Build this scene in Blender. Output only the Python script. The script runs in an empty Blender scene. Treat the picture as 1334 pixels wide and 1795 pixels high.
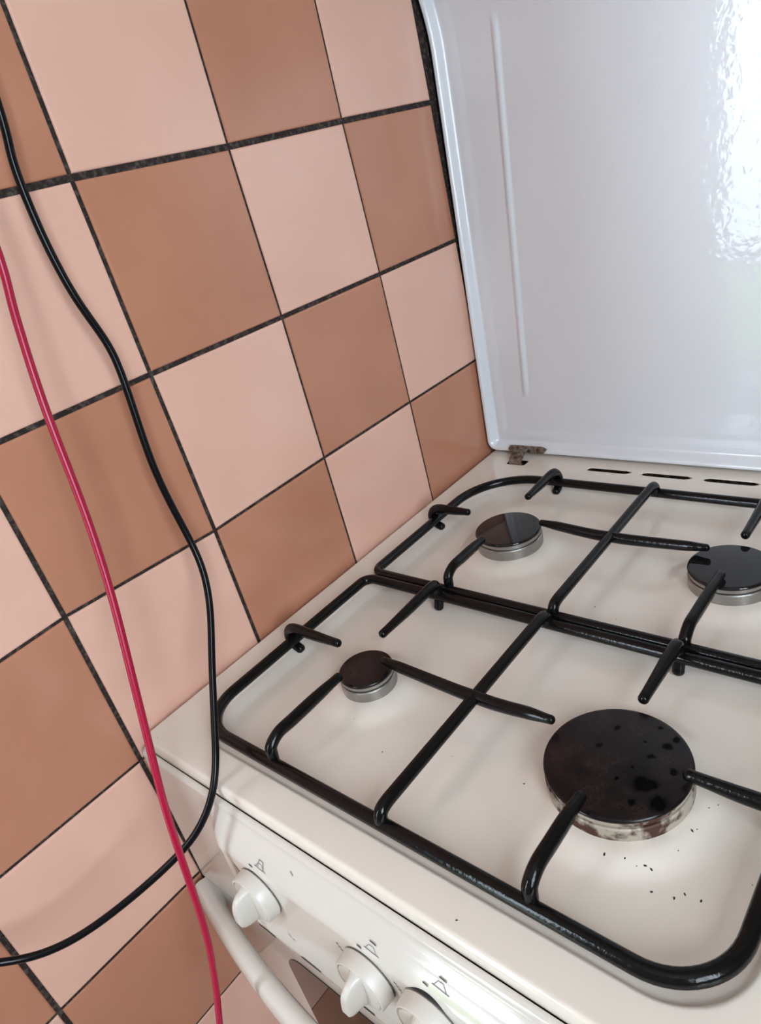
import bpy, bmesh, math, random
from mathutils import Vector, Matrix, noise
random.seed(4)
S = bpy.context.scene
COL = S.collection
ZO = 1.425            # height of the reference grout line above the floor; the hob top stands at 0.85

# ---------------------------------------------------------------- camera
cam = bpy.data.cameras.new('camera'); co = bpy.data.objects.new('camera', cam); COL.objects.link(co)
R = ((0.74375926, 0.62439211, -0.23865595), (0.12571008, -0.48131442, -0.86748683), (-0.65652048, 0.61519991, -0.43647443))
Mx = Matrix(((R[0][0], -R[1][0], -R[2][0]), (R[0][1], -R[1][1], -R[2][1]), (R[0][2], -R[1][2], -R[2][2])))
co.matrix_world = Matrix.Translation((0.53655346, -0.29578146, -0.18934691 + ZO)) @ Mx.to_4x4()
cam.sensor_fit = 'HORIZONTAL'; cam.sensor_width = 36.0; cam.lens = 1238.33 / 1334 * 36.0
cam.clip_start = 0.01
S.camera = co

# ---------------------------------------------------------------- world, light, exposure
S.view_settings.view_transform = 'Standard'; S.view_settings.look = 'None'
S.view_settings.gamma = 1.0; S.view_settings.use_curve_mapping = False
S.view_settings.exposure = 0.0
WORLD = 19.0
w = bpy.data.worlds.new('world'); S.world = w; w.use_nodes = True
nt = w.node_tree; nt.nodes.clear()
o = nt.nodes.new('ShaderNodeOutputWorld'); b = nt.nodes.new('ShaderNodeBackground')
tc = nt.nodes.new('ShaderNodeTexCoord'); sp = nt.nodes.new('ShaderNodeSeparateXYZ'); cr = nt.nodes.new('ShaderNodeValToRGB')
cr.color_ramp.elements[0].position = 0.48; cr.color_ramp.elements[0].color = (0.56, 0.67, 0.78, 1)
cr.color_ramp.elements[1].position = 0.60; cr.color_ramp.elements[1].color = (0.78, 0.89, 1.0, 1)
mp = nt.nodes.new('ShaderNodeMapRange'); mp.inputs[1].default_value = -1; mp.inputs[2].default_value = 1
nt.links.new(tc.outputs['Generated'], sp.inputs[0]); nt.links.new(sp.outputs[2], mp.inputs[0]); nt.links.new(mp.outputs[0], cr.inputs[0])
nt.links.new(cr.outputs[0], b.inputs[0]); b.inputs[1].default_value = WORLD; nt.links.new(b.outputs[0], o.inputs[0])

# the glazed balcony door behind the camera: its opening is a light portal for the sky
WY = -1.5; DX0, DX1, DZ0, DZ1 = -0.40, -0.10, 0.06, 2.15
pl = bpy.data.lights.new('door_daylight', 'AREA'); plo = bpy.data.objects.new('door_daylight', pl); COL.objects.link(plo)
pl.shape = 'RECTANGLE'; pl.size = DX1 - DX0; pl.size_y = DZ1 - DZ0; pl.energy = 1.0
plo.location = ((DX0 + DX1) / 2, WY + 0.0, (DZ0 + DZ1) / 2); plo.rotation_euler = (math.radians(90), 0, 0)
pl.cycles.is_portal = True
# the kitchen window in the right-hand wall
RX, RY0, RY1, RZ0, RZ1 = 1.32, -1.06, -0.36, 1.05, 2.25
p2 = bpy.data.lights.new('window_daylight', 'AREA'); p2o = bpy.data.objects.new('window_daylight', p2); COL.objects.link(p2o)
p2.shape = 'RECTANGLE'; p2.size = RY1 - RY0; p2.size_y = RZ1 - RZ0; p2.energy = 1.0
p2o.location = (RX, (RY0 + RY1) / 2, (RZ0 + RZ1) / 2); p2o.rotation_euler = (math.radians(90), 0, math.radians(90))
p2.cycles.is_portal = True

# ---------------------------------------------------------------- helpers
def prop(o, label=None, cat=None, group=None, kind=None):
    if label: o['label'] = label
    if cat: o['category'] = cat
    if group: o['group'] = group
    if kind: o['kind'] = kind
    return o
def link(name, bm, mats, parent=None, smooth=True, sharp=None):
    me = bpy.data.meshes.new(name); bm.normal_update(); bm.to_mesh(me); bm.free()
    if not isinstance(mats, (list, tuple)): mats = [mats]
    for m in mats: me.materials.append(m)
    for p in me.polygons: p.use_smooth = smooth
    if smooth and sharp: me.set_sharp_from_angle(angle=math.radians(sharp))
    o = bpy.data.objects.new(name, me); COL.objects.link(o)
    if parent: o.parent = parent; o.matrix_parent_inverse = parent.matrix_world.inverted()
    return o
def empty(name, loc):
    o = bpy.data.objects.new(name, None); COL.objects.link(o); o.location = loc
    o.matrix_world = Matrix.Translation(loc); o.empty_display_size = 0.05
    return o
def z(v): return v + ZO
def add_box(bm, a, b_, mi=0, bev=0.0):
    t = bmesh.new(); bmesh.ops.create_cube(t, size=1)
    for v in t.verts: v.co = Vector((a[i] + (v.co[i] + .5) * (b_[i] - a[i]) for i in range(3)))
    if bev: bmesh.ops.bevel(t, geom=list(t.edges), offset=bev, segments=3, affect='EDGES', profile=0.6)
    merge(bm, t, mi)
def merge(bm, t, mi=0):
    mp_ = {v: bm.verts.new(v.co) for v in t.verts}
    for f in t.faces:
        try: g = bm.faces.new([mp_[v] for v in f.verts]); g.material_index = mi or f.material_index
        except ValueError: pass
    t.free()
def smooth_path(pts, n=8, closed=False):
    P = [Vector(p) for p in pts]; out = []; m = len(P)
    rng = range(m if closed else m - 1)
    for i in rng:
        if closed: a, b_, c, d = P[(i - 1) % m], P[i], P[(i + 1) % m], P[(i + 2) % m]
        else:
            b_, c = P[i], P[i + 1]; a = P[i - 1] if i else b_ * 2 - c; d = P[i + 2] if i + 2 < m else c * 2 - b_
        for k in range(n):
            t = k / n
            out.append(0.5 * ((2 * b_) + (c - a) * t + (2 * a - 5 * b_ + 4 * c - d) * t * t + (3 * b_ - a - 3 * c + d) * t ** 3))
    if not closed: out.append(P[-1].copy())
    return out
def tube(bm, pts, r, seg=14, closed=False, flat=None, mi=0, cap_round=True):
    """sweep; r is a number or a function of t in 0..1; flat(t) scales the vertical half-axis"""
    n = len(pts); rings = []
    up = Vector((0, 0, 1)); prev = None
    for i, p in enumerate(pts):
        if closed: d = pts[(i + 1) % n] - pts[i - 1]
        else: d = pts[min(i + 1, n - 1)] - pts[max(i - 1, 0)]
        d.normalize()
        if prev is None:
            s = d.cross(up)
            if s.length < 0.1: s = d.cross(Vector((0, 1, 0)))
        else: s = prev - d * prev.dot(d)
        s.normalize(); prev = s.copy(); u = s.cross(d)
        t = i / (n - 1); rr = r(t) if callable(r) else r; fl = flat(t) if flat else 1.0
        rings.append([bm.verts.new(p + s * math.cos(a) * rr + u * math.sin(a) * rr * fl) for a in [2 * math.pi * k / seg for k in range(seg)]])
    rng = range(n if closed else n - 1)
    for i in rng:
        A, B = rings[i], rings[(i + 1) % n]
        for k in range(seg):
            f = bm.faces.new((A[k], A[(k + 1) % seg], B[(k + 1) % seg], B[k])); f.material_index = mi
    if not closed:
        for Rg, e, q in ((rings[0], pts[0], pts[1]), (rings[-1], pts[-1], pts[-2])):
            d = (e - q).normalized(); c = sum((v.co for v in Rg), Vector()) / seg
            rad = (Rg[0].co - c).length; last = Rg
            for sc, off in ((0.85, 0.35), (0.5, 0.6)):
                N = [bm.verts.new(c + (v.co - c) * sc + d * rad * off) for v in Rg]
                for k in range(seg): bm.faces.new((last[k], last[(k + 1) % seg], N[(k + 1) % seg], N[k])).material_index = mi
                last = N
            bm.faces.new(last).material_index = mi
    bmesh.ops.recalc_face_normals(bm, faces=bm.faces)
def lathe(bm, prof, c, seg=72, mi=0, jitter=None):
    """prof: list of (radius, height); c: centre; axis z"""
    rings = []
    for r, h in prof:
        if r < 1e-6: rings.append([bm.verts.new(Vector(c) + Vector((0, 0, h)))])
        else: rings.append([bm.verts.new(Vector(c) + Vector((r * math.cos(2 * math.pi * k / seg), r * math.sin(2 * math.pi * k / seg), h))) for k in range(seg)])
    for A, B in zip(rings, rings[1:]):
        for k in range(seg):
            a = [A[k % len(A)], A[(k + 1) % len(A)], B[(k + 1) % len(B)], B[k % len(B)]]
            v = []
            for x in a:
                if x not in v: v.append(x)
            if len(v) > 2: bm.faces.new(v).material_index = mi
    bmesh.ops.recalc_face_normals(bm, faces=bm.faces)
def sstep(a, b_, x):
    t = max(0.0, min(1.0, (x - a) / (b_ - a))); return t * t * (3 - 2 * t)
def sdr(x, y, x0, x1, y0, y1, r):
    qx = abs(x - (x0 + x1) / 2) - (x1 - x0) / 2 + r; qy = abs(y - (y0 + y1) / 2) - (y1 - y0) / 2 + r
    return math.hypot(max(qx, 0), max(qy, 0)) + min(max(qx, qy), 0) - r
def lines(a, b_, step, dense=()):
    """coordinates from a to b, `step` apart, finer inside the dense (lo, hi, step) spans"""
    out = [a]; x = a
    while x < b_ - 1e-7:
        s = step
        for lo, hi, d in dense:
            if lo - 1e-7 <= x < hi: s = min(s, d)
            elif x < lo: s = min(s, max(lo - x, 1e-4))
        x = min(x + s, b_); out.append(x)
    return out
def sheet(xs, ys, sd, height, to3, rim=0.0, rim_of=None):
    """height field over the region sd<0, its edge snapped to sd=0 and folded down by rim"""
    bm = bmesh.new(); g = {}; e = 1e-5
    S_ = [[sd(x, y) for y in ys] for x in xs]
    def vert(i, j):
        if (i, j) in g: return g[i, j]
        x, y = xs[i], ys[j]; s = S_[i][j]
        if s > 0:
            for _ in range(4):
                gx = (sd(x + e, y) - sd(x - e, y)) / (2 * e); gy = (sd(x, y + e) - sd(x, y - e)) / (2 * e); q = gx * gx + gy * gy
                if q < 1e-6: break
                x -= s * gx / q; y -= s * gy / q; s = sd(x, y)
        v = bm.verts.new(to3(x, y, height(x, y))); g[i, j] = v; return v
    for i in range(len(xs) - 1):
        for j in range(len(ys) - 1):
            q = [(i, j), (i + 1, j), (i + 1, j + 1), (i, j + 1)]
            if sum(S_[a][b_] < -1e-6 for a, b_ in q) >= 1:
                try: bm.faces.new([vert(*c) for c in q])
                except ValueError: pass
    bmesh.ops.dissolve_degenerate(bm, edges=bm.edges, dist=1e-6)
    if rim:
        ed = [e_ for e_ in bm.edges if e_.is_boundary]
        r = bmesh.ops.extrude_edge_only(bm, edges=ed)
        d = to3(0.25, 0.1, -rim) - to3(0.25, 0.1, 0)
        for v in r['geom']:
            if isinstance(v, bmesh.types.BMVert): v.co += d * (rim_of(v.co) if rim_of else 1.0)
    bmesh.ops.recalc_face_normals(bm, faces=bm.faces)
    return bm

# ---------------------------------------------------------------- materials
def mat(name, col, rough=0.4, metal=0.0, coat=0.0, spec=0.5, coat_rough=0.05):
    m = bpy.data.materials.new(name); m.use_nodes = True; p = m.node_tree.nodes['Principled BSDF']
    p.inputs['Base Color'].default_value = (*col, 1); p.inputs['Roughness'].default_value = rough; p.inputs['Metallic'].default_value = metal
    p.inputs['Coat Weight'].default_value = coat; p.inputs['Coat Roughness'].default_value = coat_rough; p.inputs['Specular IOR Level'].default_value = spec
    return m
def N(m, t, **kw):
    n = m.node_tree.nodes.new(t)
    for k, v in kw.items(): setattr(n, k, v)
    return n
def L(m, a, b_): m.node_tree.links.new(a, b_)
def P(m): return m.node_tree.nodes['Principled BSDF']
def noise_mix(m, scale, c1, c2, lo=0.4, hi=0.6, detail=3.0, target='Base Color'):
    tcn = N(m, 'ShaderNodeTexCoord'); nz = N(m, 'ShaderNodeTexNoise'); r = N(m, 'ShaderNodeValToRGB')
    nz.inputs['Scale'].default_value = scale; nz.inputs['Detail'].default_value = detail
    L(m, tcn.outputs['Object'], nz.inputs['Vector']); L(m, nz.outputs['Fac'], r.inputs[0])
    r.color_ramp.elements[0].position = lo; r.color_ramp.elements[1].position = hi
    r.color_ramp.elements[0].color = (*c1, 1); r.color_ramp.elements[1].color = (*c2, 1)
    L(m, r.outputs[0], P(m).inputs[target]); return r, nz
def bump(m, scale, strength, dist=0.001, detail=2.0, coat=False):
    tcn = N(m, 'ShaderNodeTexCoord'); nz = N(m, 'ShaderNodeTexNoise'); bp = N(m, 'ShaderNodeBump')
    nz.inputs['Scale'].default_value = scale; nz.inputs['Detail'].default_value = detail
    bp.inputs['Strength'].default_value = strength; bp.inputs['Distance'].default_value = dist
    L(m, tcn.outputs['Object'], nz.inputs['Vector']); L(m, nz.outputs['Fac'], bp.inputs['Height']); L(m, bp.outputs[0], P(m).inputs['Normal'])
    if coat: L(m, bp.outputs[0], P(m).inputs['Coat Normal'])

M_light = mat('pink_glazed_tile', (0.70, 0.47, 0.37), 0.16)
noise_mix(M_light, 9, (0.74, 0.432, 0.330), (0.78, 0.468, 0.362), 0.35, 0.65); bump(M_light, 14, 0.25, 0.0012, 1.0)
M_brown = mat('terracotta_glazed_tile', (0.42, 0.19, 0.115), 0.16)
noise_mix(M_brown, 9, (0.46, 0.200, 0.118), (0.51, 0.228, 0.138), 0.35, 0.65); bump(M_brown, 14, 0.25, 0.0012, 1.0)
M_grout = mat('dirty_grout', (0.04, 0.03, 0.025), 0.9)
noise_mix(M_grout, 260, (0.018, 0.010, 0.008), (0.13, 0.10, 0.08), 0.48, 0.85, 5.0); bump(M_grout, 500, 0.6, 0.001)
M_enamel = mat('white_enamel', (0.66, 0.605, 0.54), 0.10); bump(M_enamel, 30, 0.15, 0.0006, 1.0)
M_hob = mat('hob_enamel', (0.79, 0.710, 0.620), 0.08)
M_lid = mat('lid_enamel', (0.73, 0.75, 0.785), 0.34, spec=0.9, coat=0.5, coat_rough=0.04); bump(M_lid, 110, 0.6, 0.0004, 2.0, coat=True)
M_black = mat('black_enamel', (0.004, 0.004, 0.004), 0.16, spec=0.25); bump(M_black, 350, 0.3, 0.0005)
M_cap = mat('black_burner_enamel', (0.008, 0.008, 0.009), 0.07)
M_capold = mat('stained_burner_enamel', (0.012, 0.010, 0.010), 0.3)
M_alu = mat('aluminium', (0.36, 0.34, 0.32), 0.38, 0.9); bump(M_alu, 500, 0.4, 0.0005)
M_ring = mat('burnt_aluminium', (0.5, 0.45, 0.38), 0.6, 0.3)
M_knob = mat('cream_plastic', (0.62, 0.565, 0.50), 0.33)
M_glass = mat('dark_oven_glass', (0.008, 0.007, 0.007), 0.04, spec=0.9)
M_rust = mat('rusty_steel', (0.16, 0.10, 0.06), 0.6, 0.3)
noise_mix(M_rust, 300, (0.035, 0.018, 0.010), (0.30, 0.21, 0.14), 0.35, 0.65, 4)
M_hinge = mat('worn_steel', (0.30, 0.25, 0.20), 0.45, 0.7)
noise_mix(M_hinge, 160, (0.10, 0.06, 0.035), (0.33, 0.29, 0.25), 0.35, 0.6, 4)
M_dark = mat('dark_void', (0.01, 0.008, 0.007), 0.8)
M_seam = mat('rubber_seal', (0.015, 0.014, 0.013), 0.6)
M_ink = mat('black_print', (0.03, 0.03, 0.03), 0.5)
M_grey = mat('grey_print', (0.25, 0.24, 0.23), 0.5)
M_cblack = mat('black_cable', (0.004, 0.004, 0.005), 0.22, spec=0.22)
M_cred = mat('crimson_cable', (0.36, 0.003, 0.035), 0.32)
M_paint = mat('beige_paint', (0.36, 0.31, 0.25), 0.8)
M_ceil = mat('white_paint', (0.82, 0.79, 0.72), 0.8)
M_floor = mat('floor_tile', (0.42, 0.33, 0.26), 0.35)
M_frame = mat('white_door_frame', (0.8, 0.8, 0.8), 0.3)
M_soot = mat('soot', (0.02, 0.012, 0.008), 0.8)
M_hedge = mat('garden_leaves', (0.10, 0.22, 0.03), 0.7); noise_mix(M_hedge, 6, (0.03, 0.09, 0.01), (0.30, 0.45, 0.10), 0.35, 0.65, 6)

# ---------------------------------------------------------------- the tiled wall
T = 0.15
def pn(u, v):
    jx = (0.0012 * math.sin(u * 7.1 + v * 3.3)); jz = (0.0010 * math.cos(u * 2.7 + v * 5.9))
    d = JIT.get((u, v), (jx, jz)); return (u * T + d[0], -v * T + d[1] + ZO)
JIT = {(-1, 3): (0.0008, 0.0062), (0, 1): (-0.0020, 0.0010), (0, 2): (-0.0012, 0.0), (0, 3): (0.0008, -0.0014), (-2, 5): (-0.0010, 0.0022), (-1, 5): (0.0008, -0.0004), (-1, 4): (0, 0), (1, 3): (0.0008, 0.0006), (2, 3): (0.001, 0.001), (3, 1): (0.001, 0)}
HG = {1: 0.0026, 2: 0.0021, 5: 0.0017}; VG = {0: 0.0019, -2: 0.0021, -1: 0.0020, 3: 0.0024}
bm = bmesh.new()
YE0, YE1 = -0.54, 0.48
def clampy(p): return (max(YE0, min(YE1, p[0])), max(0.0, p[1]))
for u in range(-4, 3):
    for v in range(-8, 10):
        c = [pn(u, v), pn(u + 1, v), pn(u + 1, v + 1), pn(u, v + 1)]     # top-left, top-right, bottom-right, bottom-left
        hg0, hg1 = HG.get(v, .0014), HG.get(v + 1, .0014); vg0, vg1 = VG.get(u, .0013), VG.get(u + 1, .0013)
        def quad(k):
            q = [(c[0][0] + vg0 + k, c[0][1] - hg0 - k), (c[1][0] - vg1 - k, c[1][1] - hg0 - k), (c[2][0] - vg1 - k, c[2][1] + hg1 + k), (c[3][0] + vg0 + k, c[3][1] + hg1 + k)]
            return [clampy(p) for p in q]
        if quad(0)[1][0] - quad(0)[0][0] < 0.004 or quad(0)[0][1] - quad(0)[3][1] < 0.004: continue
        rings = []
        for k, x in ((0.0, -0.004), (0.0, -0.0012), (0.0005, -0.0004), (0.0016, 0.0)):
            rings.append([bm.verts.new((x, p[0], p[1])) for p in quad(k)])
        mi = 0 if (u + v) % 2 == 0 else 1
        for A, B in zip(rings, rings[1:]):
            for k in range(4): bm.faces.new((A[k], A[(k + 1) % 4], B[(k + 1) % 4], B[k])).material_index = mi
        bm.faces.new(rings[-1]).material_index = mi
bmesh.ops.recalc_face_normals(bm, faces=bm.faces)
add_box(bm, (-0.12, YE0, 0.0), (-0.0015, YE1, 2.5), 2)
prop(link('wall_left', bm, [M_light, M_brown, M_grout], smooth=False), kind='structure')

def slab(name, a, b_, m):
    bm = bmesh.new(); add_box(bm, a, b_); return prop(link(name, bm, m, smooth=False), kind='structure')
slab('floor', (-1.0, WY - .1, -0.1), (1.42, 0.6, 0.0), M_floor)
slab('ceiling', (-1.0, WY - .1, 2.5), (1.42, 0.6, 2.6), M_ceil)
slab('wall_back', (-0.12, 0.48, 0.0), (1.42, 0.6, 2.5), M_paint)
bm = bmesh.new()
add_box(bm, (RX, WY, 0), (RX + .1, RY0, 2.5)); add_box(bm, (RX, RY1, 0), (RX + .1, .48, 2.5)); add_box(bm, (RX, RY0, 0), (RX + .1, RY1, RZ0)); add_box(bm, (RX, RY0, RZ1), (RX + .1, RY1, 2.5))
prop(link('wall_right', bm, M_paint, smooth=False), kind='structure')
bm = bmesh.new()
for y in (RY0, (RY0 + RY1) / 2 - .03, RY1 - .06): add_box(bm, (RX + .03, y, RZ0), (RX + .08, y + .06, RZ1))
for zz in (RZ0, RZ1 - .06): add_box(bm, (RX + .03, RY0 + .06, zz), (RX + .08, RY1 - .06, zz + .06))
prop(link('window_1', bm, M_frame, smooth=False), kind='structure')
slab('wall_return', (-1.0, -0.54, 0.0), (-0.12, -0.44, 2.5), M_paint)
slab('wall_side', (-1.0, WY, 0.0), (-0.9, -0.54, 2.5), M_paint)
bm = bmesh.new()
add_box(bm, (-1.0, WY - .1, 0), (DX0, WY, 2.5)); add_box(bm, (DX1, WY - .1, 0), (1.42, WY, 2.5)); add_box(bm, (DX0, WY - .1, DZ1), (DX1, WY, 2.5)); add_box(bm, (DX0, WY - .1, 0), (DX1, WY, DZ0))
prop(link('wall_front', bm, M_paint, smooth=False), kind='structure')
bm = bmesh.new()
for x0, x1 in ((DX0, DX1),):
    add_box(bm, (x0, WY-.07, DZ0), (x0 + .03, WY-.01, DZ1)); add_box(bm, (x1 - .03, WY-.07, DZ0), (x1, WY-.01, DZ1))
    for zz in (DZ0, 0.86, DZ1 - .07): add_box(bm, (x0 + .03, WY-.07, zz), (x1 - .03, WY-.01, zz + .08 if zz < 1 else zz + .07))
prop(link('door_1', bm, M_frame, smooth=False), kind='structure')
# the hedge outside
bm = bmesh.new()
t = bmesh.new(); bmesh.ops.create_icosphere(t, subdivisions=5, radius=1.0)
for v in t.verts:
    n = noise.noise(v.co * 3.0) * .18 + noise.noise(v.co * 9.0) * .10 + noise.noise(v.co * 24.0) * .05
    v.co = Vector((v.co.x * 2.6 * (1 + n), v.co.y * .5 * (1 + n), v.co.z * .55 * (1 + n))) + Vector((0.2, -4.2, 0.1))
merge(bm, t)
prop(link('garden_hedge', bm, M_hedge), 'green leafy hedge outside the balcony door behind the viewer', 'hedge')
slab('ground', (-6, -9, -0.3), (7, WY - .1, -0.101), mat('paving', (0.45, 0.44, 0.40), 0.8))

# ---------------------------------------------------------------- the cooker
CX0, CX1, CY0 = 0.006, 0.514, -0.1435
HT = -0.575
cooker = empty('gas_cooker', (0.26, 0.14, 0.0))
prop(cooker, 'white enamel four-burner gas cooker with open lid standing against the tiled wall', 'cooker')
BUR = [(0.152, 0.2345, 0.0345, -.5585), (0.370, 0.235, 0.0340, -.5600), (0.152, 0.000, 0.0237, -.5605), (0.372, 0.000, 0.0463, -.5600)]
HOLES = [(0.157, 0.209, .4085), (0.223, 0.277, .4085), (0.291, 0.345, .4085)]
def hob_sd(x, y):
    s = sdr(x, y, CX0, CX1, CY0, 0.447, 0.012)
    for a, b_, yy in HOLES: s = max(s, -sdr(x, y, a, b_, yy - .0045, yy + .0045, .0044))
    s = max(s, -sdr(x, y, 0.046, 0.0735, 0.4015, 0.4165, .004))
    return s
def hob_h(x, y):
    so = -sdr(x, y, CX0, CX1, CY0, 0.447, 0.012)
    r = 0.0035; h = 0.0
    if so < r: h -= r - math.sqrt(max(0.0, r * r - (r - so) ** 2))
    s = sdr(x, y, 0.0420, 0.4780, -0.1175, 0.3640, 0.046 if y < .12 else .076)
    h -= 0.0042 * sstep(0.0, -.0045, s) + 0.0038 * sstep(-.002, -.022, s)
    for bx, by, br, bz in BUR:
        d = math.hypot(x - bx, y - by)
        h += 0.0056 * (1 - sstep(br + .004, br + .026, d))
    return h
hx = lines(CX0, CX1, .004, [(CX0, CX0 + .014, .0012), (.036, .052, .0009), (.052, .08, .002), (.440, .468, .002), (.468, .482, .0009), (CX1 - .012, CX1, .0012)])
hy = lines(CY0, .447, .004, [(CY0, CY0 + .012, .0009), (-.121, -.108, .0009), (-.108, -.08, .002), (.340, .366, .0010), (.398, .419, .0009), (.435, .447, .002)])
bm = sheet(hx, hy, hob_sd, hob_h, lambda x, y, h: Vector((x, y, z(HT) + h)), 0.0085, lambda c: 1.0 if sdr(c.x, c.y, CX0, CX1, CY0, .447, .012) > -.004 else .14)
link('hob_top', bm, M_hob, cooker)
bm = bmesh.new()
add_box(bm, (0.03, 0.385, z(-.600)), (0.50, 0.440, z(-.5865)))
link('vent_grille', bm, M_rust, cooker, False)
# dark seal line between the hob and what stands below it
bm = bmesh.new(); sx0, sx1, sy0 = CX0 + .002, CX1 - .002, CY0 + .0022
for a, b_ in (((sx0, sy0), (sx1, sy0 + .012)), ((sx0, sy0 + .012), (sx0 + .012, .44)), ((sx1 - .012, sy0 + .012), (sx1, .44))): add_box(bm, (*a, z(-.592)), (*b_, z(-.5825)))
link('hob_seal', bm, M_seam, cooker, False)
# body
bm = bmesh.new()
add_box(bm, (CX0 + .001, CY0 + .004, 0.06), (CX0 + .012, 0.44, z(-.588)), 0, .002); add_box(bm, (CX1 - .012, CY0 + .004, 0.06), (CX1 - .001, 0.44, z(-.588)), 0, .002)
add_box(bm, (CX0 + .012, .43, 0.06), (CX1 - .012, .44, z(-.59))); add_box(bm, (CX0 + .012, CY0 + .004, 0.06), (CX1 - .012, .43, 0.08))
add_box(bm, (CX0 + .012, CY0 + .03, 0.08), (CX1 - .012, CY0 + .04, z(-.60)))
link('cabinet', bm, M_enamel, cooker, True, 30)
for x, y in ((.04, -.10), (.48, -.10), (.04, .40), (.48, .40)):
    bm = bmesh.new(); lathe(bm, [(0, 0), (.018, 0), (.018, .01), (.012, .015), (.012, .062), (0, .062)], (x, y, 0), 24); link('foot', bm, M_seam, cooker, True, 30)

# control panel: side faces lean forward, the middle swells out and tucks under at its chin
FZ0, FZ1 = -.5875, -.7440
def fasc_y(x, zz):
    t = (FZ0 - zz) / (FZ0 - FZ1)
    side = -.1500 - .0035 * t
    c = sstep(.092, .130, x) * (1 - sstep(.390, .428, x))
    mid_ = -.1500 - .0155 * sstep(-.03, .17, t)
    mid_ += .0130 * sstep(.73, 1.0, t)
    return side + (mid_ - side) * c * sstep(-0.02, .06, t)
def fasc_z1(x):
    return FZ1
xs = lines(CX0, CX1, .006, [(CX0, .012, .001), (.095, .145, .0015), (.375, .425, .0015), (CX1 - .006, CX1, .001)])
zs = lines(0, 1, .03, [(0, .25, .008), (.70, 1.0, .012)])
bm = bmesh.new(); G = []
for x in xs:
    col_ = []
    e = min(x - CX0, CX1 - x); rr = .006
    rnd = rr - math.sqrt(max(0, rr * rr - (rr - min(e, rr)) ** 2))
    for t in zs:
        zz = FZ0 + (FZ1 - FZ0) * t
        col_.append(bm.verts.new((x, fasc_y(x, zz) + rnd, z(zz))))
    yb = fasc_y(x, FZ1) + rnd
    for dy, dz in ((.0015, -.0018), (.004, -.0026), (.02, -.0026)): col_.append(bm.verts.new((x, yb + dy, z(FZ1 + dz))))
    yt = fasc_y(x, FZ0) + rnd
    top = [bm.verts.new((x, yt + d1, z(FZ0 + d2))) for d1, d2 in ((.0052, -.004), (.0052, .0020), (.0048, .0024), (.0030, .0022), (.0012, .0014), (.0003, .0006))]
    G.append(top + col_)
for A, B in zip(G, G[1:]):
    for k in range(len(A) - 1): bm.faces.new((A[k], A[k + 1], B[k + 1], B[k]))
for A in (G[0], G[-1]): bm.faces.new(A)
bmesh.ops.recalc_face_normals(bm, faces=bm.faces)
panel = link('control_panel', bm, M_enamel, cooker, True, 60)

def fpt(x, zz, out=0.0):
    e = 1e-4; y = fasc_y(x, zz)
    n = Vector((fasc_y(x + e, zz) - y, -e, 0)).cross(Vector((0, 0, 1)))
    n = Vector(((fasc_y(x + e, zz) - y) / e, -1, (fasc_y(x, zz + e) - y) / e)).normalized()
    return Vector((x, y, z(zz))) + n * out
def stroke(bm, pts, wd, out=.0003):
    """a printed line on the panel through (x, z) points"""
    P_ = [fpt(a, c, out) for a, c in pts]
    for a, b_ in zip(P_, P_[1:]):
        d = (b_ - a).normalized(); s = d.cross(Vector((0, -1, 0))).normalized() * wd / 2
        bm.faces.new([bm.verts.new(q) for q in (a - s - d * wd * .3, b_ - s + d * wd * .3, b_ + s + d * wd * .3, a + s - d * wd * .3)])
def slot(bm, a, c, wd):
    stroke(bm, [a, c], wd)
def symbols(kx, kz, which):
    def mark(m_, *sets):
        bm = bmesh.new()
        for pts_, wd in sets: stroke(bm, pts_, wd)
        link('printed_marking', bm, m_, panel, False)
    mark(M_ink, ([(kx - .003, kz + .0245), (kx - .0005, kz + .0242)], .0022))
    if which == 0:
        mark(M_ink, ([(kx - .027, kz + .010), (kx - .024, kz + .004)], .0013))
        mark(M_ink, ([(.2065, -.5965), (.2090, -.5975)], .0014))
    else:
        mark(M_ink, *[([(kx - .0275 + k * .0012, kz + .007 - k * .0024), (kx - .0255 + k * .0012, kz + .0072 - k * .0024)], .0009) for k in range(4)])
        mark(M_ink, ([(kx + .0070, kz + .0315), (kx + .0110, kz + .0312)], .0024))
    bm = bmesh.new()
    b0 = (kx + .0025, kz + .0268); b1 = (kx + .0145, kz + .0262)
    stroke(bm, [b0, b1], .0009)
    stroke(bm, [(kx + .004, kz + .0272), (kx + .0062, kz + .0296), (kx + .0098, kz + .0296), (kx + .0125, kz + .0268)], .0006)
    if which == 0:
        stroke(bm, [(kx + .0060, kz + .0275), (kx + .0068, kz + .0318), (kx + .0112, kz + .0312), (kx + .0122, kz + .0270)], .0010)
    link('printed_marking', bm, M_grey, panel, False)
KN = [(.168, -.633), (.2755, -.634), (.327, -.6285), (.402, -.629), (.455, -.629)]
for i, (kx, kz) in enumerate(KN[:3]): symbols(kx, kz, i)
for a, c, wd in (((.1300, -.7060), (.1490, -.7060), .0030), ((.1830, -.7020), (.2030, -.7020), .0026), ((.237, -.7015), (.257, -.7015), .0026), ((.291, -.7015), (.311, -.7015), .0026)):
    bm = bmesh.new(); slot(bm, a, c, wd); link('vent_slot', bm, M_dark, panel, False)
for st in (([(.1790, -.6760), (.1800, -.6790)], .0014), ([(.1825, -.6800), (.1840, -.6800)], .0012)):
    bm = bmesh.new(); stroke(bm, *st); link('printed_marking', bm, M_grey, panel, False)

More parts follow.
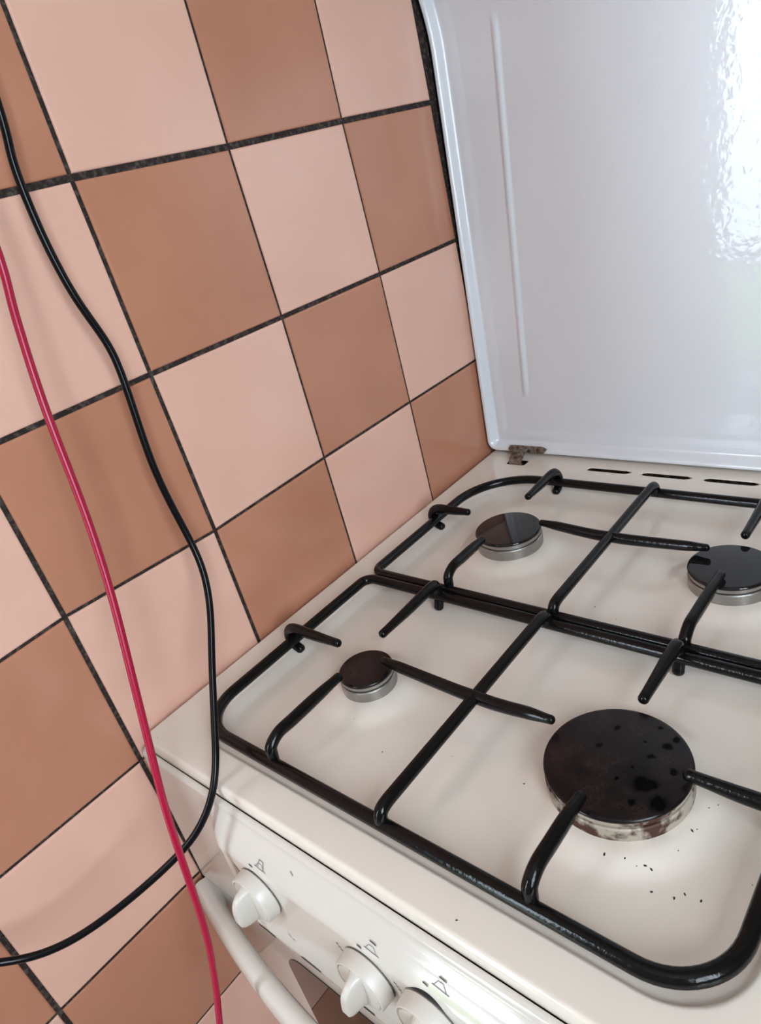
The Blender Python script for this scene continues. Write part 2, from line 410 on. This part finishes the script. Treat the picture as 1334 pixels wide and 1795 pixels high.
def make_knob(kx, kz, ang):
    yb = fasc_y(kx, kz) + .0013
    kb = bmesh.new(); lathe(kb, [(0, -.0030), (.0206, -.0030), (.0208, .0004), (.0205, .0016)], (0, 0, 0), 64)
    body = bmesh.new()
    lathe(body, [(.0, 0.0018), (.0196, .0018), (.0205, .0026), (.0198, .0110), (.0192, .0122), (.0183, .0125), (.0178, .0121), (.0176, .0112), (.0170, .0112), (.0168, .0122), (.0150, .0127), (0, .0128)], (0, 0, 0), 64)
    # the grip: a wedge across the face, rounded at its outer ends
    grip = bmesh.new(); g = []
    n = 22
    for i in range(n + 1):
        s = -1 + 2 * i / n; X = s * .0178
        wd = .0058 * (1 - .35 * abs(s) ** 2) if abs(s) < 1 else .003
        hgt = .0128 + .0135 * math.sqrt(max(0.0, 1 - (abs(s) ** 3.2))) * (1 - .10 * s)
        g.append([grip.verts.new((X, yy, hh)) for yy, hh in ((-wd * 1.35, .0115), (-wd * .95, .0135), (-wd * .60, hgt - .0012), (-wd * .38, hgt), (wd * .38, hgt), (wd * .60, hgt - .0012), (wd * .95, .0135), (wd * 1.35, .0115))])
    for A, B in zip(g, g[1:]):
        for k in range(7): grip.faces.new((A[k], A[k + 1], B[k + 1], B[k]))
    grip.faces.new(g[0]); grip.faces.new(g[-1]); bmesh.ops.recalc_face_normals(grip, faces=grip.faces)
    Tm = Matrix.Translation((kx, yb, z(kz))) @ Matrix.Rotation(math.radians(90), 4, 'X')
    kn = None
    for nm, b2, m_, rot in (('knob', body, M_knob, 0), ('knob_bezel', kb, M_seam, 0), ('knob_grip', grip, M_knob, ang)):
        bmesh.ops.transform(b2, matrix=Tm @ Matrix.Rotation(math.radians(rot), 4, 'Z'), verts=b2.verts)
        o_ = link(nm, b2, m_, kn or cooker, True, 40)
        if kn is None: kn = o_
    return kn
for i, (kx, kz) in enumerate(KN): make_knob(kx, kz, (84, 80, 80, 90, 90)[i])

# oven door, its dark glass and the bowed handle
bm = bmesh.new()
DY = -.1500
add_box(bm, (CX0, DY, .20), (CX1, DY + .03, z(-.752)), 0, .003)
door = link('oven_door', bm, M_enamel, cooker, True, 40)
bm = bmesh.new(); ring = []
gx0, gx1, gz0, gz1, gr = .105, .415, .27, z(-.782), .03
for cx_, cz_, a0 in ((gx1 - gr, gz1 - gr, 0), (gx0 + gr, gz1 - gr, 90), (gx0 + gr, gz0 + gr, 180), (gx1 - gr, gz0 + gr, 270)):
    for k in range(9):
        a = math.radians(a0 + k * 90 / 8); ring.append((cx_ + gr * math.cos(a), cz_ + gr * math.sin(a)))
A = [bm.verts.new((a, DY - .0008, c)) for a, c in ring]; B = [bm.verts.new((a, DY + .002, c)) for a, c in ring]
bm.faces.new(A)
for k in range(len(A)): bm.faces.new((A[k], A[(k + 1) % len(A)], B[(k + 1) % len(A)], B[k]))
bmesh.ops.recalc_face_normals(bm, faces=bm.faces)
link('oven_window', bm, M_glass, door, False)
bm = bmesh.new()
pts = []
for i in range(61):
    u = i / 60; x = CX0 + .0015 + (CX1 - CX0 - .003) * u
    pts.append(Vector((x, -.1575 - .034 * 4 * u * (1 - u), z(-.7690))))
G = []
for i, p in enumerate(pts):
    d = (pts[min(i + 1, 60)] - pts[max(i - 1, 0)]).normalized(); s = Vector((-d.y, d.x, 0))   # towards the door (+y)
    cs = []
    for k in range(20):
        a = 2 * math.pi * k / 20; ca, sa = math.cos(a), math.sin(a)
        cs.append(bm.verts.new(p + s * ((.0095 if ca < 0 else .0095 + .008 * max(0, 1 - min(p.x - CX0, CX1 - p.x) / .03)) * math.copysign(abs(ca) ** .75, ca)) + Vector((0, 0, .0190 * math.copysign(abs(sa) ** .75, sa)))))
    G.append(cs)
for A, B in zip(G, G[1:]):
    for k in range(20): bm.faces.new((A[k], A[(k + 1) % 20], B[(k + 1) % 20], B[k]))
bm.faces.new(G[0]); bm.faces.new(G[-1]); bmesh.ops.recalc_face_normals(bm, faces=bm.faces)
link('door_handle', bm, M_enamel, door, True, 50)
bm = bmesh.new(); add_box(bm, (CX0, -.148, .065), (CX1, -.125, .192), 0, .003); link('storage_drawer', bm, M_enamel, cooker, True, 40)

# the lid, leaning back against the wall
LA = math.atan2(.030, .440); LB = Vector((0, .4270, z(-.5700)))
LH, LW0, LW1 = .557, .0045, .5155
def lid3(x, h, d): return LB + Vector((x, math.sin(LA) * h - 3.0 * max(0.0, h - .46) ** 2, math.cos(LA) * h)) + Vector((0, math.cos(LA), -math.sin(LA))) * (-d)
def lid_sd(x, h):
    r = 0.013 if h < .3 else .022
    return sdr(x, h, LW0, LW1, 0, LH, r)
def lid_d(x, h):      # positive = towards the viewer
    s = -lid_sd(x, h); D = .0105
    if s < .0015: d = -.0015 + math.sqrt(max(0, .0015 ** 2 - (.0015 - s) ** 2))
    else: d = 0.0
    d -= D * sstep(.0030, .0135, s)
    d -= .0012 * sstep(.018, .030, s)
    for rx, sgn in ((.0815, 1), (.4385, -1)):
        cx_ = rx - sgn * .016 * (1 - max(0, h - .07) / .42) if h < .49 else rx
        u = abs(x - cx_); e = sstep(.065, .090, h) * (1 - sstep(.470, .488, h))
        d += .0022 * e * (1 - sstep(.0006, .0058, u))
    return d
lx = lines(LW0, LW1, .006, [(LW0, LW0 + .030, .0011), (.052, .094, .0012), (.425, .468, .0015), (LW1 - .03, LW1, .0015)])
lh = lines(0, LH, .006, [(0, .032, .0011), (.06, .095, .003), (.46, .50, .003), (LH - .05, LH, .0018)])
bm = sheet(lx, lh, lid_sd, lid_d, lid3, 0.0)
ed = [e_ for e_ in bm.edges if e_.is_boundary]
r_ = bmesh.ops.extrude_edge_only(bm, edges=ed); dv = Vector((0, math.cos(LA), -math.sin(LA))) * .015
nv = [v for v in r_['geom'] if isinstance(v, bmesh.types.BMVert)]
for v in nv: v.co += dv
bmesh.ops.recalc_face_normals(bm, faces=bm.faces)
lb = sheet(lines(LW0, LW1, .02, [(LW0, LW0 + .02, .004), (LW1 - .02, LW1, .004)]), lines(0, LH, .02, [(0, .02, .004), (LH - .1, LH, .006)]), lid_sd, lambda x, h: -.0150, lid3)
merge(bm, lb)
lid = link('lid', bm, M_lid, cooker, True, 70)
# hinges: a T of worn steel, its stem dropping into a slot in the hob
def hinge(x0, sgn):
    bm = bmesh.new()
    path = [(.4035, -.584), (.4055, -.5745), (.4085, -.5695), (.4135, -.5668), (.4190, -.5650), (.4245, -.5625), (.4258, -.5590)]
    Wd = .0098; th = .0014; rows = []
    for i, (y, zz) in enumerate(path):
        a = path[max(i - 1, 0)]; b_ = path[min(i + 1, len(path) - 1)]
        n = Vector((0, -(b_[1] - a[1]), (b_[0] - a[0]))).normalized()
        wd = Wd * (.95 if i < 4 else 1.0)
        rows.append([Vector((x0 - wd, y, z(zz))), Vector((x0 + wd, y, z(zz))), Vector((x0 + wd, y, z(zz))) + n * th, Vector((x0 - wd, y, z(zz))) + n * th])
    V = [[bm.verts.new(p) for p in r] for r in rows]
    for A, B in zip(V, V[1:]):
        for k in range(4): bm.faces.new((A[k], A[(k + 1) % 4], B[(k + 1) % 4], B[k]))
    bm.faces.new(V[0]); bm.faces.new(V[-1])
    pr = [(-.020, -.5645), (-.0165, -.5595), (.030, -.5590), (.0365, -.5620), (.031, -.5680), (.010, -.5675), (-.010, -.5675), (-.018, -.5680)]
    F = [bm.verts.new((x0 + a * sgn, .4240 + (c + .5645) * .07, z(c))) for a, c in pr]; Bk = [bm.verts.new((x0 + a * sgn, .4258 + (c + .5645) * .07, z(c))) for a, c in pr]
    bm.faces.new(F); bm.faces.new(Bk)
    for k in range(len(F)): bm.faces.new((F[k], F[(k + 1) % len(F)], Bk[(k + 1) % len(F)], Bk[k]))
    for a in (-.013, .024):
        t = bmesh.new(); bmesh.ops.create_uvsphere(t, u_segments=12, v_segments=6, radius=.0022)
        bmesh.ops.transform(t, matrix=Matrix.Translation((x0 + a * sgn, .4238, z(-.5632))) @ Matrix.Diagonal((1, .4, 1, 1)), verts=t.verts); merge(bm, t)
    bmesh.ops.recalc_face_normals(bm, faces=bm.faces)
    link('hinge', bm, M_hinge, cooker, True, 30)
hinge(.0590, 1); hinge(.461, -1)

# ---------------------------------------------------------------- burners
def old_cap(m):      # soot-browned enamel with matt black burnt-on spots
    p = P(m); tcn = N(m, 'ShaderNodeTexCoord')
    nz = N(m, 'ShaderNodeTexNoise'); nz.inputs['Scale'].default_value = 45; nz.inputs['Detail'].default_value = 6; nz.inputs['Roughness'].default_value = .65; L(m, tcn.outputs['Object'], nz.inputs['Vector'])
    ws = N(m, 'ShaderNodeVectorMath', operation='SCALE'); ws.inputs['Scale'].default_value = .006; n2 = N(m, 'ShaderNodeTexNoise'); n2.inputs['Scale'].default_value = 220
    L(m, tcn.outputs['Object'], n2.inputs['Vector']); L(m, n2.outputs['Color'], ws.inputs[0])
    wa = N(m, 'ShaderNodeVectorMath', operation='ADD'); L(m, tcn.outputs['Object'], wa.inputs[0]); L(m, ws.outputs[0], wa.inputs[1])
    acc = None
    for x, y, rd in SPOTS:
        d = N(m, 'ShaderNodeVectorMath', operation='DISTANCE'); L(m, wa.outputs[0], d.inputs[0]); d.inputs[1].default_value = (x + .003, y + .003, z(-.5597) + .003)
        g = N(m, 'ShaderNodeMapRange'); g.inputs[1].default_value = rd * .75; g.inputs[2].default_value = rd * 1.25; g.inputs[3].default_value = 1; g.inputs[4].default_value = 0
        L(m, d.outputs['Value'], g.inputs[0])
        if acc is None: acc = g.outputs[0]
        else:
            x_ = N(m, 'ShaderNodeMath', operation='MAXIMUM'); L(m, acc, x_.inputs[0]); L(m, g.outputs[0], x_.inputs[1]); acc = x_.outputs[0]
    c = N(m, 'ShaderNodeValToRGB'); c.color_ramp.elements[0].color = (.005, .004, .005, 1); c.color_ramp.elements[1].color = (.022, .012, .011, 1); c.color_ramp.elements[0].position = .42; c.color_ramp.elements[1].position = .72
    L(m, nz.outputs['Fac'], c.inputs[0])
    mx = N(m, 'ShaderNodeMix', data_type='RGBA'); L(m, acc, mx.inputs[0]); L(m, c.outputs[0], mx.inputs[6]); mx.inputs[7].default_value = (.002, .002, .002, 1); L(m, mx.outputs[2], p.inputs['Base Color'])
    rr = N(m, 'ShaderNodeMapRange'); rr.inputs[1].default_value = .3; rr.inputs[2].default_value = .7; rr.inputs[3].default_value = .14; rr.inputs[4].default_value = .32
    L(m, nz.outputs['Fac'], rr.inputs[0]); L(m, rr.outputs[0], p.inputs['Roughness'])
    sp_ = N(m, 'ShaderNodeMapRange'); sp_.inputs[3].default_value = .30; sp_.inputs[4].default_value = .05; L(m, acc, sp_.inputs[0]); L(m, sp_.outputs[0], p.inputs['Specular IOR Level'])
SPOTS = [(.3934,-.0106,.0062),(.3980,-.0080,.0040),(.3894,.0120,.0026),(.3955,.0235,.0030),(.4051,.0062,.0027),(.3826,-.0018,.0013),(.3778,-.0129,.0020),(.3620,.0252,.0026),(.3926,-.0258,.0022),(.3863,.0375,.0014),(.3989,.0321,.0024),(.4060,-.0200,.0055),(.358,.006,.0018),(.381,.022,.0012)]
old_cap(M_capold)
noise_mix(M_ring, 90, (0.07, 0.025, 0.014), (0.46, 0.40, 0.32), 0.42, 0.54, 4)
LBL = ['black glossy medium burner at the back left, nearest the tiled wall', 'black glossy medium burner at the back right, cap cut by the picture edge',
       'small black burner at the front left, smallest of the four', 'large black spotted burner at the front right with browned rim']
for i, (bx, by, br, bz) in enumerate(BUR):
    base = HT - .0050 + .0026
    root = empty('gas_burner', (bx, by, z(base)))
    prop(root, LBL[i], 'burner', 'gas burners on the hob')
    top = bz; H = top - base
    cr_ = br * (.965 if i != 3 else .975)
    bm = bmesh.new()
    k = H - .0030
    lathe(bm, [(cr_ + .0010, -.001), (cr_ + .0012, .0010), (cr_ + .0012, k * .62), (cr_ + .0004, k * .68), (cr_ - .0016, k * .70), (cr_ - .0016, k * .78), (cr_ + .0002, k * .80), (cr_ + .0004, k), (cr_ - .004, k + .0003), (0, k + .0003)], (bx, by, z(base)))
    link('burner_crown', bm, M_ring if i == 3 else M_alu, root, True, 30)
    bm = bmesh.new()
    lathe(bm, [(0, k), (br - .0016, k), (br - .0004, k + .0004), (br, k + .0012), (br - .0003, k + .0022), (br - .0012, k + .0029), (br - .0026, k + .0031), (0, k + .0033)], (bx, by, z(base)))
    c = link('burner_cap', bm, M_capold if i >= 2 else M_cap, root, True, 60)

# ---------------------------------------------------------------- pan supports
RF = .0050
def rrect(x0, x1, y0, y1, rad, zz):
    """rad: (front-left, front-right, back-right, back-left)"""
    out = []
    for (cx_, cy_, r, a0) in ((x0 + rad[0], y0 + rad[0], rad[0], 180), (x1 - rad[1], y0 + rad[1], rad[1], 270), (x1 - rad[2], y1 - rad[2], rad[2], 0), (x0 + rad[3], y1 - rad[3], rad[3], 90)):
        n = 14 if r > .03 else 7
        for k in range(n + 1):
            a = math.radians(a0 + 90 * k / n); out.append(Vector((cx_ + r * math.cos(a), cy_ + r * math.sin(a), zz)))
    res = []       # add points on the straights
    for i, p in enumerate(out):
        q = out[(i + 1) % len(out)]; res.append(p)
        if (q - p).length > .05:
            for k in range(1, 6): res.append(p.lerp(q, k / 6))
    return res
FRZ = z(-.5675)
def finger(pts, root, r0=.0047, tip_flat=1.15):
    bm = bmesh.new(); P_ = smooth_path(pts, 8)
    tube(bm, P_, lambda t: r0 * (1 - .18 * sstep(.75, 1.0, t)), 14, flat=lambda t: 1 + (tip_flat - 1) * sstep(.45, .7, t) * (1 - sstep(.85, 1.0, t)))
    return link('finger', bm, M_black, root)
def side_finger(fx, tx, y, d, root):      # hooks over a bar running along y; d = +1 points to +x
    finger([(fx + .003 * d, y, z(-.5795)), (fx - .006 * d, y, z(-.5745)), (fx - .0085 * d, y, z(-.5665)), (fx - .004 * d, y, z(-.5580)), (fx + .006 * d, y, z(-.5545)), ((fx + tx) / 2, y, z(-.5545)), (tx - .002 * d, y, z(-.5535))], root)
def back_finger(x, fy, ty, root, zt=-.5545, k=1.0):
    finger([(x, fy - .003, z(-.5795)), (x, fy + .006 * k - .003 * (1 - k), z(-.5745)), (x, fy + .0085 * k - .001 * (1 - k), z(-.5665)), (x, fy + .004 * k - .001 * (1 - k), z(-.5580)), (x, fy - .006, z(-.5540)), (x, (fy + ty) / 2, z(zt)), (x, ty + .002, z(zt))], root)
def front_finger(x, fy, ty, root, zt):
    finger([(x, fy, z(-.5700)), (x, fy + .001, z(-.5620)), (x, fy + .003, z(zt - .0045)), (x, fy + .013, z(zt + .0005)), (x, fy + .028, z(zt + .0003)), (x, (fy + .03 + ty) / 2, z(zt)), (x, ty - .002, z(zt - .0005))], root)
def pan_support(y0, y1, rad, label):
    root = empty('pan_support', (.26, (y0 + y1) / 2, z(-.58)))
    prop(root, label, 'pan support', 'pan supports on the hob')
    bm = bmesh.new(); tube(bm, rrect(.0505, .4695, y0, y1, rad, FRZ), RF, 16, closed=True); link('frame', bm, M_black, root)
    return root
def crossbar(y0, y1, root):
    bm = bmesh.new()
    P_ = smooth_path([(.26, y0 + .001, z(-.5680)), (.26, y0 + .001, z(-.5610)), (.26, y0 + .007, z(-.5565)), (.26, y0 + .03, z(-.5560)), (.26, (y0 + y1) / 2, z(-.5560)), (.26, y1 - .03, z(-.5560)), (.26, y1 - .007, z(-.5565)), (.26, y1 - .001, z(-.5610)), (.26, y1 - .001, z(-.5680))], 6)
    tube(bm, P_, .0048, 14); link('crossbar', bm, M_black, root)
def bridge(xa, xb, y, zz, root):
    bm = bmesh.new()
    P_ = smooth_path([(xa, y, z(zz + .001)), (xa + .02, y, z(zz - .0005)), ((xa + .26) / 2, y, z(zz - .002)), (.245, y, z(zz - .0035)), (.26, y, z(zz - .0035)), (.275, y, z(zz - .0035)), ((xb + .26) / 2, y, z(zz - .002)), (xb - .02, y, z(zz - .0005)), (xb, y, z(zz + .001))], 6)
    tube(bm, P_, lambda t: .0046 * (.72 + .28 * sstep(0, .12, t) * (1 - sstep(.88, 1, t))), 14, flat=lambda t: 1.0 + .25 * math.exp(-((t - .5) / .3) ** 2))
    link('finger', bm, M_black, root)
fg = pan_support(-.1095, .1170, (.041, .041, .012, .012), 'black enamel wire pan support over the two front burners')
crossbar(-.1095, .1170, fg); bridge(.170, .324, .0065, -.5530, fg)
side_finger(.0505, .1155, .009, 1, fg); side_finger(.4695, .4135, .003, -1, fg)
back_finger(.1430, .1170, .034, fg, k=.2); back_finger(.3690, .1170, .050, fg, k=.2)
front_finger(.1480, -.1075, -.024, fg, -.5505); front_finger(.3690, -.1075, -.040, fg, -.5500)
bg = pan_support(.1275, .3560, (.012, .012, .072, .072), 'black enamel wire pan support over the two back burners')
crossbar(.1275, .3560, bg); bridge(.187, .348, .2450, -.5535, bg)
side_finger(.0505, .0980, .245, 1, bg); side_finger(.4695, .4130, .245, -1, bg)
back_finger(.1430, .3560, .292, bg); back_finger(.3700, .3560, .274, bg)
front_finger(.1480, .1290, .196, bg, -.5490); front_finger(.3690, .1290, .216, bg, -.5550)

# ---------------------------------------------------------------- crumbs of soot around the large burner
bm = bmesh.new()
for x, y in [(.4265,.0045),(.4255,-.013),(.4235,-.0155),(.421,-.031),(.4045,-.051),(.412,-.0485),(.4165,-.0600),(.432,-.0525),(.4085,-.0485),(.3975,-.0505),(.3185,-.030),(.428,-.0575),(.3865,-.0540),(.4405,-.0520),(.2075,-.052),(.1650,-.037),(.2580,-.0310),(.276,.170),(.150,.142),(.300,.160),(.4300,.0100),(.100,-.134),(.022,-.136),(.3350,-.1340),(.46,-.03)]:
    h = HT + hob_h(x, y); s = random.uniform(.0003, .0008)
    t = bmesh.new(); bmesh.ops.create_icosphere(t, subdivisions=1, radius=s)
    a = random.uniform(0, 3.1)
    bmesh.ops.transform(t, matrix=Matrix.Translation((x, y, z(h) + s * .3)) @ Matrix.Rotation(a, 4, 'Z') @ Matrix.Diagonal((random.uniform(1, 2.0), .8, .5, 1)), verts=t.verts); merge(bm, t)
prop(link('soot_crumbs', bm, M_soot), 'tiny dark burnt crumbs scattered over the white hob around the large burner', 'crumbs', kind='stuff')

# ---------------------------------------------------------------- cables
def cable(name, pts, r, m, label):
    P_ = smooth_path([(a, b_, z(c)) for a, b_, c in pts], 10)
    for _ in range(25): P_ = [P_[0]] + [(P_[i - 1] + P_[i] * 2 + P_[i + 1]) / 4 for i in range(1, len(P_) - 1)] + [P_[-1]]
    bm = bmesh.new(); tube(bm, P_, r, 14)
    prop(link(name, bm, m), label, 'cable')
BC = [(.008, .00, .60), (.016, -.02, .25), (.022, -.034, .02), (0.026, -0.0453, -0.1045), (0.028, -0.0521, -0.1306), (0.03, -0.055, -0.1565), (0.0321, -0.0559, -0.1875), (0.0342, -0.0532, -0.2232), (0.036, -0.0467, -0.2507), (0.0379, -0.0443, -0.2721), (0.0399, -0.0472, -0.3044), (0.0425, -0.0525, -0.3515), (0.0464, -0.053, -0.3886), (0.0523, -0.0525, -0.4223), (0.0606, -0.0567, -0.4483), (0.0708, -0.0692, -0.474), (0.0823, -0.0892, -0.5019), (0.0942, -0.1075, -0.5267), (0.1055, -0.1233, -0.5466), (0.1144, -0.1358, -0.5608), (0.1179, -0.1498, -0.5785), (0.114, -0.1689, -0.5981), (0.1025, -0.1911, -0.6136), (0.0863, -0.2235, -0.6272), (0.0694, -0.2602, -0.6363), (0.054, -0.2877, -0.6365), (0.04, -0.3102, -0.6274), (.020, -.352, -.598), (.012, -.42, -.56), (.008, -.50, -.50)]
RC = [(.010, .00, .60), (.022, -.04, .25), (.040, -.080, .0), (.052, -.092, -.12), (0.06, -0.1001, -0.1869), (0.0648, -0.1076, -0.213), (0.0698, -0.1129, -0.2331), (0.0754, -0.1187, -0.2569), (0.0824, -0.1255, -0.2923), (0.0909, -0.1328, -0.3454), (0.1005, -0.1442, -0.3992), (0.1106, -0.1594, -0.4526), (0.12, -0.1748, -0.5084), (0.1272, -0.1863, -0.5494), (0.1302, -0.1957, -0.61), (0.1289, -0.2023, -0.6629), (0.1249, -0.2132, -0.717), (0.12, -0.2254, -0.7624), (.110, -.242, -.84), (.095, -.26, -1.0), (.08, -.27, -1.25), (.07, -.29, -1.4215)]
cable('black_cable', BC, .0029, M_cblack, 'black power cable hanging down the tiled wall and looping over the cooker corner')
cable('red_cable', RC, .0027, M_cred, 'crimson red cable hanging straight down past the cooker corner')
